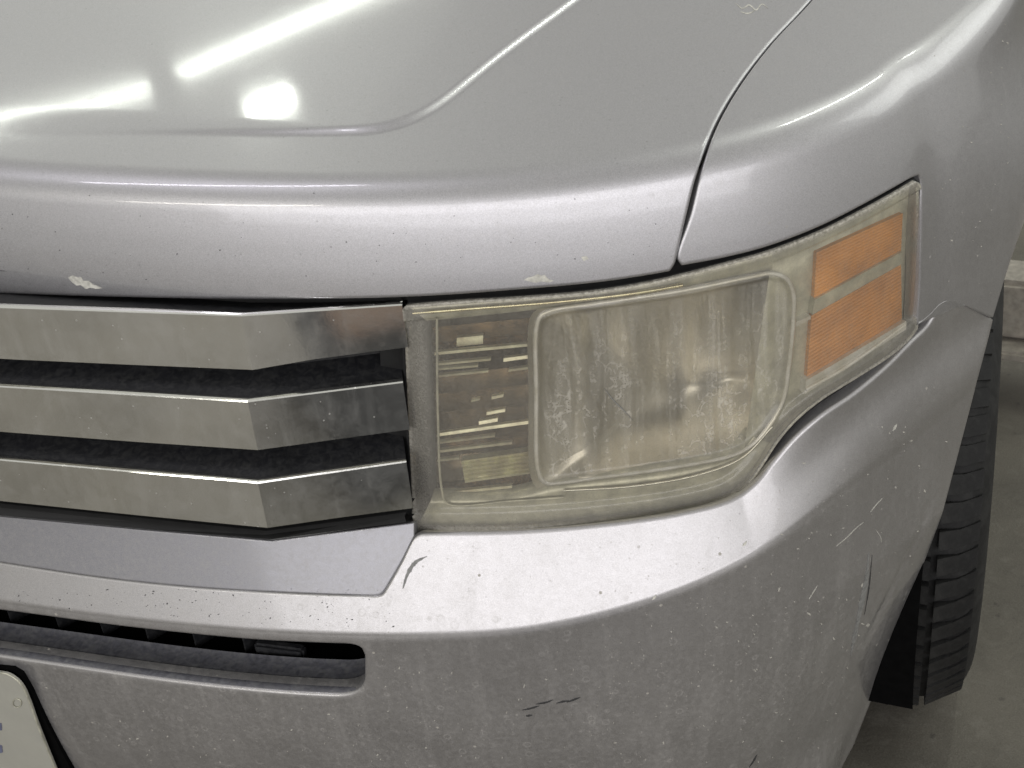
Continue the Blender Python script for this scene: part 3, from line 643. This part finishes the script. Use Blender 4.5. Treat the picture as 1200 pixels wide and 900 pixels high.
# stepped reflector on the inner side
def strip(v0, v1, d0, d1, ua, ub): return
rowsC = []; vs_ = [372, 384, 384.5, 402, 402.5, 416, 416.5, 428, 428.5, 440, 440.5, 462, 462.5, 484, 484.5, 506, 506.5, 520, 520.5, 536, 536.5, 566, 566.5, 582, 582.5, 598, 612]
for i_, v_ in enumerate(vs_):
    us = np.linspace(506+(v_-372)*.03, 634, 14); vv = v_-(us-506)*.10
    dd = -.062+(.014 if i_ % 2 else -.006)
    rowsC.append(raycast(np.stack([us, vv], -1), wallG(dd))[0])
loft('stepped_reflector', rowsC[::-1], M['steps'], hl, smooth=False)
for (ua, va, ub, vb, hgt, dep) in ((509, 414, 627, 403, 2.2, -.03), (512, 427, 575, 421, 1.6, -.034), (511, 433, 560, 429, 1.2, -.034), (512, 441, 572, 435, 1.4, -.034), (590, 421, 628, 416, 3, -.034), (596, 434, 627, 430, 1.6, -.034), (512, 509, 628, 493, 2.6, -.028), (514, 519, 580, 511, 1.2, -.03), (514, 529, 600, 519, 1.6, -.03), (512, 540, 538, 537, 1.2, -.03), (522, 578, 600, 570, 1.8, -.03), (520, 588, 612, 580, 2.0, -.03), (560, 560, 629, 551, 2.2, -.028), (535, 397, 566, 394, 9, -.045), (576, 466, 590, 463, 2.2, -.034), (570, 484, 592, 480, 2.6, -.034), (561, 495, 583, 491, 3., -.034), (552, 470, 562, 468, 1.2, -.034)):
    q = raycast(np.array([[ua, va], [ub, vb], [ub, vb+hgt], [ua, va+hgt]], float), wallG(dep))[0]; n_ = grad(wallG(dep), q)
    loft('reflector_glint_fin', [q[[3, 2]]-n_[[3, 2]]*.005, q[[3, 2]], q[[0, 1]]-n_[[0, 1]]*.0015, q[[0, 1]]-n_[[0, 1]]*.006], M['gilt'], hl, smooth=False)  # reflector lines, their glints put into the pale colour
rb = []
for i_, f_ in enumerate(np.linspace(0, 1, 13)):
    a_ = np.array([540+5*f_, 538+28*f_]); b_ = np.array([627+2*f_, 526+28*f_]); pts = np.linspace(a_, b_, 6); rb.append(raycast(pts, wallG(-.030+(.004 if i_ % 2 else 0)))[0])
rb = [rb[0]+[0, .006, 0]]+rb+[rb[-1]+[0, .02, 0]]
loft('ribbed_bulb_shield', rb[::-1], M['gilt'], hl, smooth=False)
def ball(name, uv_, d_, r3, m, parent, seg=20):
    c_ = raycast(np.array([uv_], float), wallG(d_))[0][0]; bm = bmesh.new(); bmesh.ops.create_uvsphere(bm, u_segments=seg, v_segments=12, radius=1)
    for v in bm.verts: v.co = Vector((v.co.x*r3[0]+c_[0], v.co.y*r3[1]+c_[1], v.co.z*r3[2]+c_[2]))
    me = bpy.data.meshes.new(name); bm.to_mesh(me); bm.free(); me.materials.append(m)
    for p_ in me.polygons: p_.use_smooth = True
    o = bpy.data.objects.new(name, me); C.objects.link(o); o.parent = parent; return o
brick_late = [((533, 395), (567, 392), (567, 406), (533, 409))]
# main bowl
bo = catmull(np.array(PIL, float), 121); cb = np.array([790., 447.]); rowsB = []
el_ = bo-cb; ea = np.arctan2(el_[:, 1]/95., el_[:, 0]/140.); ell = np.stack([np.cos(ea)*140, np.sin(ea)*95], -1)
for f_ in [1.06, 1.0]+list(np.linspace(.97, .01, 34)):
    w_ = min(1, f_)**3; pb_ = cb+(el_*w_+ell*(1-w_))*f_; r1_ = raycast(pb_, wallG(-.020 if f_ > 1 else -.027-.080*(1-f_*f_)))[0]
    bump_ = .022*np.exp(-((pb_[:, 0]-852)/38)**2-((pb_[:, 1]-456)/20)**2)-.010*np.exp(-((pb_[:, 0]-745)/22)**2-((pb_[:, 1]-390)/32)**2)-.008*np.exp(-((pb_[:, 0]-690)/14)**2)+.005*np.exp(-((pb_[:, 0]-800)/12)**2)
    rowsB.append(r1_-np.array([0, -1, 0])*(bump_*(f_ < 1))[:, None])
bowl = loft('main_reflector', rowsB, M['bowl'], hl)
def tube3(name, P_, r_, m, parent, k=8):
    P_ = np.asarray(P_); T_ = np.gradient(P_, axis=0); T_ /= np.linalg.norm(T_, axis=1)[:, None]; rows_ = []
    for p_, t_ in zip(P_, T_):
        a_ = np.cross(t_, [0.3, -1, .2]); a_ /= np.linalg.norm(a_); b_ = np.cross(t_, a_); rows_.append([p_+r_*(math.cos(q)*a_+math.sin(q)*b_) for q in np.linspace(0, 2*math.pi, k+1)])
    return loft(name, rows_, m, parent)
tube3('bowl_glint_ring', raycast(cb+(catmull(np.array(PIL, float), 200)-cb)*1.005, wallG(-.0105))[0], .0021, M['glint'], hl)  # pale ring stands in for the bright reflection on the lens bead
tube3('bezel_edge', raycast(catmull(np.array([(512, 372), (513, 480), (518, 575), (524, 590), (600, 587), (660, 583)], float), 90), wallG(-.014))[0], .0012, M['bezel'], hl)
tube3('bezel_edge', raycast(catmull(np.array([(660, 575), (740, 570), (820, 556), (870, 536), (905, 500)], float), 90), wallG(-.013))[0], .0011, M['chromeB'], hl)
tube3('upper_bezel_edge', raycast(catmull(np.array([(484, 367), (560, 361), (650, 354), (740, 344), (800, 334)], float), 60), wallG(-.012))[0], .0020, M['gold'], hl)
# bezel strips above and below the bowl and on the outer side
def band(name, A, B, d_, m, n_=60, smooth=True):
    a_ = smoothpoly(A, n_); b_ = smoothpoly(B, n_); rows_ = [raycast(a_*(1-t_)+b_*t_, wallG(d_))[0] for t_ in np.linspace(0, 1, 6)]
    nn = grad(wallG(d_), rows_[0]); n2 = grad(wallG(d_), rows_[-1]); rows_ = [rows_[0]-nn*.02]+rows_+[rows_[-1]-n2*.02]
    return loft(name, rows_[::-1], m, hl, smooth)
band('upper_bezel', [(480, 360), (600, 351), (700, 343), (800, 323), (905, 296)], [(500, 376), (600, 366), (650, 360), (800, 337), (905, 316)], -.016, M['bezel'])
band('lower_bezel', [(505, 586), (600, 583), (650, 571), (800, 551), (862, 535), (884, 512)], [(490, 616), (600, 616), (700, 608), (800, 595), (862, 575), (905, 520)], -.018, M['bezel'])
band('outer_bezel', [(905, 296), (960, 274), (1010, 249), (1070, 214)], [(866, 572), (925, 494), (975, 455), (1069, 388)], -.0185, M['bezel'])
# amber reflectors
def brick_(name, quad, d_, m, nx=12, ny=12, ridge=0.):
    a, b, c_, e = [np.array(q, float) for q in quad]; rows_ = []   # a,b top; e,c bottom
    for j, t_ in enumerate(np.linspace(0, 1, ny+1)):
        L_ = a*(1-t_)+e*t_; R_ = b*(1-t_)+c_*t_; us = np.linspace(L_, R_, nx+1); rows_.append(raycast(us, wallG(d_+(ridge if j % 2 else 0)))[0])
    n1 = grad(wallG(d_), rows_[0]); n2 = grad(wallG(d_), rows_[-1]); rows_ = [rows_[0]-n1*.014]+rows_+[rows_[-1]-n2*.014]
    for i in range(len(rows_)):
        r_ = rows_[i]; n_ = grad(wallG(d_), r_[[0, -1]]); rows_[i] = np.vstack([r_[0]-n_[0]*.014, r_, r_[-1]-n_[1]*.014])
    return loft(name, rows_[::-1], m, hl, smooth=False)
brick_('amber_reflector', [(957, 296), (1058, 250), (1056, 294), (954, 350)], -.014, M['amber'], ny=26, ridge=.0004)
brick_('amber_reflector', [(951, 370), (1056, 310), (1057, 378), (945, 448)], -.014, M['amber'], ny=34, ridge=.0006)
brick_('amber_divider', [(955, 351), (1057, 295), (1057, 309), (952, 369)], -.011, M['bezel'], ny=3)
brick_('chrome_strip', [(945, 446), (1062, 376), (1062, 386), (943, 462)], -.009, M['glint'], ny=3, ridge=.0003)
tube3('chrome_glint_edge', raycast(catmull(np.array([(944, 456), (980, 437), (1020, 410), (1060, 381)], float), 40), wallG(-.0085))[0], .0022, M['glint'], hl)  # pale tube added as a painted highlight along the chrome strip
brick_('chrome_tab', [(932, 378), (950, 370), (950, 374), (932, 383)], -.011, M['glint'], ny=2)

streakm_late = True
# ------------------------------------------------------------------ licence plate
def on_plane(uv, p0, n): d = rays(np.array(uv, float)); n = np.array(n, float); return CC+d*(((np.array(p0)-CC)@n)/(d@n))[:, None]
_q = raycast(np.array([[0., 782.], [70., 905.], [-220., 760.]]), Gbump)[0]; PN = np.cross(_q[1]-_q[0], _q[2]-_q[0]); PN /= np.linalg.norm(PN); PN = PN if PN[1] < 0 else -PN; p0 = _q[0]+PN*.012
plate_uv = [(-330, 742), (0, 787), (10, 789), (20, 795), (28, 804), (36, 822), (46, 850), (66, 900), (110, 1010), (118, 1035), (116, 1046), (104, 1052), (-300, 1000)]
pp = on_plane(np.vstack([plate_uv[:1], catmull(np.array(plate_uv[1:8], float), 30), plate_uv[8:]]), p0, PN)
def extr(name, P_, n, th, m, parent):
    k = len(P_); V = list(P_)+list(P_-n*th); F = [tuple(range(k))[::-1], tuple(range(k, 2*k))]+[(i, (i+1) % k, k+(i+1) % k, k+i) for i in range(k)]; return link(name, V, F, m, parent, False)
M['plate'] = simple('plate_enamel', (.46, .455, .40), .4, 0, nscale=14, var=.06, dust=.12, bump=.03); M['ink'] = simple('plate_ink', (.16, .17, .26), .5)
M['plate_rim'] = simple('plate_edge', (.62, .61, .50), .35, .3)
plate = extr('licence_plate', pp, PN, .0015, M['plate'], car)
# raised rim of the plate along its edge, faint ink traces
def tube(name, P_, r_, m, parent, k=8, closed=False):
    P_ = np.asarray(P_); T_ = np.gradient(P_, axis=0); T_ /= np.linalg.norm(T_, axis=1)[:, None]; rows_ = []
    for p_, t_ in zip(P_, T_):
        a_ = np.cross(t_, PN); a_ /= np.linalg.norm(a_); b_ = np.cross(t_, a_); rows_.append([p_+r_*(math.cos(q)*a_+math.sin(q)*b_) for q in np.linspace(0, 2*math.pi, k+1)])
    return loft(name, rows_, m, parent)
tube('plate_rim', on_plane(smoothpoly(plate_uv[:9], 80)+[-1.2, .8], p0+PN*.0006, PN), .0013, M['plate_rim'], plate)
ringp = on_plane([(20+5*math.cos(a), 824+5*math.sin(a)) for a in np.linspace(0, 6.283, 17)], p0+PN*.001, PN); tube('plate_bolt_ring', ringp, .0006, M['plate_rim'], plate)
for q in ([(-6, 846), (1.5, 848), (2, 856), (-6, 856)], [(-6, 872), (2, 874), (3, 882), (-6, 884)]):
    extr('plate_print', on_plane(q, p0+PN*.0008, PN), PN, .0006, M['ink'], plate)
recess_pts = on_plane([(-330, 738), (0, 784), (14, 786), (24, 792), (36, 810), (50, 838), (82, 900), (135, 1010), (150, 1060), (-300, 1020)], p0-PN*.006, PN)
extr('plate_recess_dark', recess_pts, PN, .03, M['liner'], car)  # dark sheet stands in for the shaded recess beside the plate

# ------------------------------------------------------------------ front wheel
wheel = part_empty('wheel', car); WC = np.array([.842, .845, .372]); STEER = math.radians(6)
prof = [(-.115, .235), (-.122, .262), (-.130, .30), (-.122, .332), (-.104, .350), (-.07, .360), (0, .364), (.07, .360), (.106, .350), (.122, .332), (.132, .30), (.124, .262), (.115, .235)]
prof = catmull(np.array(prof), 60)
def lathe(name, prof_, m, parent, n_=160, smooth=True):
    V = []; F = []; k = len(prof_)
    for i in range(n_):
        a = 2*math.pi*i/n_
        for x_, r_ in prof_: V.append((x_, math.cos(a)*r_, math.sin(a)*r_))
    for i in range(n_):
        for j in range(k-1): F.append((i*k+j, ((i+1) % n_)*k+j, ((i+1) % n_)*k+j+1, i*k+j+1))
    return link(name, V, F, m, parent, smooth)
wheel.location = tuple(WC); wheel.rotation_euler = (0, 0, STEER)
tyre = lathe('tyre', prof, M['tyre'], wheel); lathe('rim', [(-.115, .236), (-.10, .225), (.06, .222), (.10, .235), (.116, .238), (.118, .23), (.09, .20), (.07, .05), (.075, .0)], M['rim'], wheel, 64)
def block_mesh(x0, x1, r0a, r1a, r0b, r1b, da, skew, notch=0.):
    """one tread block; x0 inner, x1 outer; radii at both ends"""
    pts = []
    seq = [(x0, -da+skew, r1a), (x0, da+skew, r1a), ((x0+x1)/2, da+notch, (r1a+r1b)/2), (x1, da, r1b), (x1, -da, r1b), ((x0+x1)/2, -da+notch, (r1a+r1b)/2)]
    lowr = [r0a, r0a, (r0a+r0b)/2, r0b, r0b, (r0a+r0b)/2]
    V = [(x, r*math.cos(a), r*math.sin(a)) for x, a, r in seq]+[(x, r*math.cos(a), r*math.sin(a)) for (x, a, _), r in zip(seq, lowr)]
    F = [(0, 1, 2, 3, 4, 5)]+[(i, i+6, (i+1) % 6+6, (i+1) % 6) for i in range(6)]
    bm = bmesh.new(); vs = [bm.verts.new(v) for v in V]
    for f in F: bm.faces.new([vs[i] for i in f])
    bmesh.ops.recalc_face_normals(bm, faces=bm.faces[:]); me = bpy.data.meshes.new('tread_block'); bm.to_mesh(me); bm.free(); me.materials.append(M['tyre']); return me
NBK = 66; pit_ = 2*math.pi/NBK
shoulder = block_mesh(.072, .119, .350, .3725, .318, .3455, pit_*.35, pit_*.25, pit_*.22)
middle = block_mesh(.028, .064, .355, .375, .355, .3735, pit_*.38, -pit_*.2, -pit_*.1)
for me_, off in ((shoulder, 0), (middle, .4)):
    for i in range(NBK):
        o = bpy.data.objects.new('tread_block', me_); C.objects.link(o); o.parent = wheel; o.rotation_euler = (pit_*(i+off), 0, 0)
# the inner three rows, joined
V = []; F = []
for x0, x1, off in ((-.018, .016, .1), (-.058, -.026, .6), (-.112, -.066, .2)):
    me_ = block_mesh(x0, x1, .355, .375 if x0 > -.1 else .352, .355, .375, pit_*.38, pit_*.15)
    for i in range(NBK):
        a = pit_*(i+off); b0 = len(V); V += [(v.co.x, v.co.y*math.cos(a)-v.co.z*math.sin(a), v.co.y*math.sin(a)+v.co.z*math.cos(a)) for v in me_.vertices]; F += [tuple(b0+j for j in p_.vertices) for p_ in me_.polygons]
tb = link('inner_tread_blocks', V, F, M['tyre'], wheel, False); tb['kind'] = 'stuff'
# wheel arch liner
rows_ = []
for a in np.linspace(-.25, math.pi+.35, 40):
    rows_.append([(x_, .84-math.cos(a)*.46, .40+math.sin(a)*.46) for x_ in (.55, .75, .90, .945)])
loft('wheel_arch_liner', rows_, M['liner'], car)
boxat('underbody_shade', (.0, .95, .34), (1.47, 1.42, .50), M['liner'], car)  # car underside; black box reaches low to double as the shadow below

# ------------------------------------------------------------------ marks on the paint
def mark(name, uv_, G, m, parent, th=.0004): return prism(name, uv_, G, th+.0006, m, parent, lift=th)
mark('paint_chip', [(80, 325), (85, 322.5), (91, 325), (95, 324.5), (98, 329), (104, 329), (109, 333), (120, 337.5), (114, 338.5), (106, 337), (101, 338.5), (95, 334), (90, 334.5), (84, 330)], Gbody, M['chip'], hood)
mark('paint_chip', [(614, 328), (619, 325), (624, 324), (630, 321), (635, 323), (638, 322), (643, 327), (649, 329), (643, 331), (634, 329.5), (628, 331.5), (622, 330)], Gbody, M['chip'], hood)
mark('paint_chip', [(681, 301), (687, 300), (690, 303), (684, 306)], Gbody, M['chip'], hood)
def streakm(name, pts, wd, G, m, parent):
    p = catmull(np.array(pts, float), 24); t_ = np.gradient(p, axis=0); t_ /= np.linalg.norm(t_, axis=1)[:, None]; nn = np.stack([-t_[:, 1], t_[:, 0]], -1)
    k_ = np.sin(np.linspace(.15, math.pi-.15, 24))[:, None]*(.7+.6*rng.random((24, 1))); A = p+nn*wd*k_; B = p-nn*wd*k_
    a3 = raycast(A, G)[0]; b3 = raycast(B, G)[0]; n3 = grad(G, a3); return loft(name, [a3-n3*.0006, a3+n3*.0004, b3+n3*.0004, b3-n3*.0006], m, parent, False)
for pts in ([(612, 832), (622, 830), (632, 827)], [(628, 825), (640, 823), (648, 820)], [(652, 824), (660, 822), (668, 821)], [(616, 839), (624, 838)], [(664, 823), (672, 820), (680, 817)]):
    streakm('dark_scuff', pts, 1.0, Gbump, M['scuff'], bumper)
streakm('long_scuff', [(472, 690), (478, 672), (487, 659), (500, 652)], 2.2, Gbump, M['greyscuff'], bumper)
streakm('dark_scuff', [(1018, 648), (1015, 680), (1008, 715), (1000, 752), (997, 768)], 2.6, Gbump, M['greyscuff'], bumper)
streakm('dark_scuff', [(1022, 650), (1018, 690), (1013, 720)], .5, Gbump, M['scuff'], bumper)
for pts in ([(980, 640), (992, 630), (1004, 618), (1012, 612)], [(1020, 600), (1028, 590), (1034, 584)], [(1026, 620), (1032, 630), (1033, 636)], [(948, 702), (953, 694), (958, 686)]):
    streakm('pale_scratch', pts, .28, Gbump, M['chip'], bumper)
for pts in ([(1046, 505), (1049, 500)], [(870, 640), (873, 637)], [(764, 703), (767, 700)]): streakm('pale_scratch', pts+[(pts[1][0]+2, pts[1][1]-3)], 1.2, Gbump, M['chip'], bumper)
streakm('dark_scuff', [(878, 899), (884, 890), (887, 884)], .9, Gbump, M['scuff'], bumper)
streakm('hairline_scratch', [(708, 455), (718, 468), (730, 480), (742, 493)], .45, wallG(lambda s, z: dl0(s, z)-.001), M['greyscuff'], lens)
for pts in ([(862, 4), (870, 10), (878, 6), (886, 12), (893, 5), (900, 10)], [(868, 14), (876, 16), (884, 13)]): streakm('dried_splash', pts, .7, Gbody, M['chip'], hood)

# ------------------------------------------------------------------ low beige rail standing behind the wheel
rail = bpy.data.objects.new('steel_rail', None); C.objects.link(rail); rail['category'] = 'rail'
rail['label'] = 'beige painted steel rail low on the floor behind the tyre at the right edge'
pr_ = atz(np.array([[1190., 415.]]), .10)[0]; rail.location = (pr_[0], pr_[1], 0)
boxat('beam', (.45, .05, .19), (1.3, .10, .12), M['beige'], rail, None, .01)
boxat('lower_flange', (.45, .03, .115), (1.3, .14, .02), M['beige'], rail, None, .005)
for x_ in (-.1, 1.0): boxat('foot', (x_, .06, .053), (.10, .10, .106), M['black'], rail, None, .004)

# ------------------------------------------------------------------ unseen stool and box, added only for their reflection in the grille bars
st_ = bpy.data.objects.new('added_stool', None); C.objects.link(st_); st_.location = (.95, -1.35, 0); st_['category'] = 'stool'
st_['label'] = 'unseen low dark stool with backrest, added only to be mirrored in the outer ends of the chrome grille bars'
M['dark_vinyl'] = simple('dark_vinyl', (.05, .05, .052), .5); M['tan'] = simple('tan_card', (.42, .30, .24), .7)
boxat('seat', (0, 0, .21), (.70, .34, .07), M['dark_vinyl'], st_, None, .015)
boxat('backrest', (0, -.13, .42), (.68, .05, .32), M['dark_vinyl'], st_, None, .015)
for x_, y_ in ((-.02, -.1), (-.02, .16), (.26, -.1), (.26, .16)): boxat('leg', (x_, y_, .09), (.035, .035, .18), M['dark_vinyl'], st_, None, .004)
boxat('foot_tray', (.22, .16, .04), (.50, .50, .05), M['dark_vinyl'], st_, None, .008)
cb_ = boxat('added_tan_box', (.74, -1.28, .295), (.17, .12, .10), M['tan'], None, None, .003); cb_['category'] = 'box'; cb_['label'] = 'unseen small tan box on the stool, added only to be mirrored in the top grille bar'

# ------------------------------------------------------------------ grit and dried flecks on the paint
def flecks(name, n_, region, G, m, parent, smin, smax_, lift=.00035, elong=1.):
    uv_ = []; k = 5
    while len(uv_) < n_:
        u_ = rng.uniform(region[0], region[2]); v_ = rng.uniform(region[1], region[3])
        if region[4](u_, v_): uv_.append((u_, v_))
    cs = np.array(uv_); r0 = smin+(smax_-smin)*rng.random(n_)**3; an = rng.uniform(0, 6.28, n_); V = []; F = []
    el = 1+(elong-1)*rng.random(n_)**2; an2 = rng.uniform(0, 3.14, n_)
    ring = np.zeros((n_, k, 2))
    for j in range(k):
        a_ = an+j*2*math.pi/k; rr = r0*(.6+.8*rng.random(n_)); x_ = np.cos(a_)*rr*el; y_ = np.sin(a_)*rr
        ring[:, j, 0] = cs[:, 0]+x_*np.cos(an2)-y_*np.sin(an2); ring[:, j, 1] = cs[:, 1]+x_*np.sin(an2)+y_*np.cos(an2)
    P_ = raycast(ring.reshape(-1, 2), G)[0]; N_ = grad(G, P_); V = np.vstack([P_+N_*lift, P_-N_*.0005])
    for i in range(n_):
        a0 = i*k; F.append(tuple(a0+j for j in range(k))[::-1])
        for j in range(k): F.append((a0+j, a0+(j+1) % k, n_*k+a0+(j+1) % k, n_*k+a0+j))
    o = link(name, V, F, m, parent, False); o['kind'] = 'stuff'; return o
in_low = lambda u, v: (v > 760+0*u if u > 440 else v > 830 and u > 110) and v < 895 and u < 1000-(v-760)*.25 or (u > 600 and v > 700 and u < 1000 and v < 880 and v > 760-(u-700)*.5 and u < 1060-(v-700)*.6)
flecks('pale_flecks', 340, (110, 600, 1060, 895, in_low), Gbump, M['dust'], bumper, .15, .85, elong=3)
flecks('pale_flecks', 90, (900, 480, 1110, 760, lambda u, v: v > 560-(u-900)*.55+0 and u < 1130-(v-480)*.28-8 and v > 500-(u-900)*.4+20), Gbump, M['dust'], bumper, .2, 1.3, elong=3.)
flecks('dark_grit', 130, (0, 225, 780, 330, lambda u, v: v < 332-(max(0, u-500)*.06)), Gbody, M['scuff'], hood, .15, .75)
flecks('dark_grit', 150, (20, 690, 470, 735, lambda u, v: v > 690 and v < 706+u*.09), Gbump, M['scuff'], bumper, .15, .75, elong=2.5)
flecks('pale_flecks', 70, (1085, 20, 1190, 350, lambda u, v: u < 1185-(v-200)*.12 and u > 1090), Gfen, M['dust'], fender, .18, .9, elong=2.5)
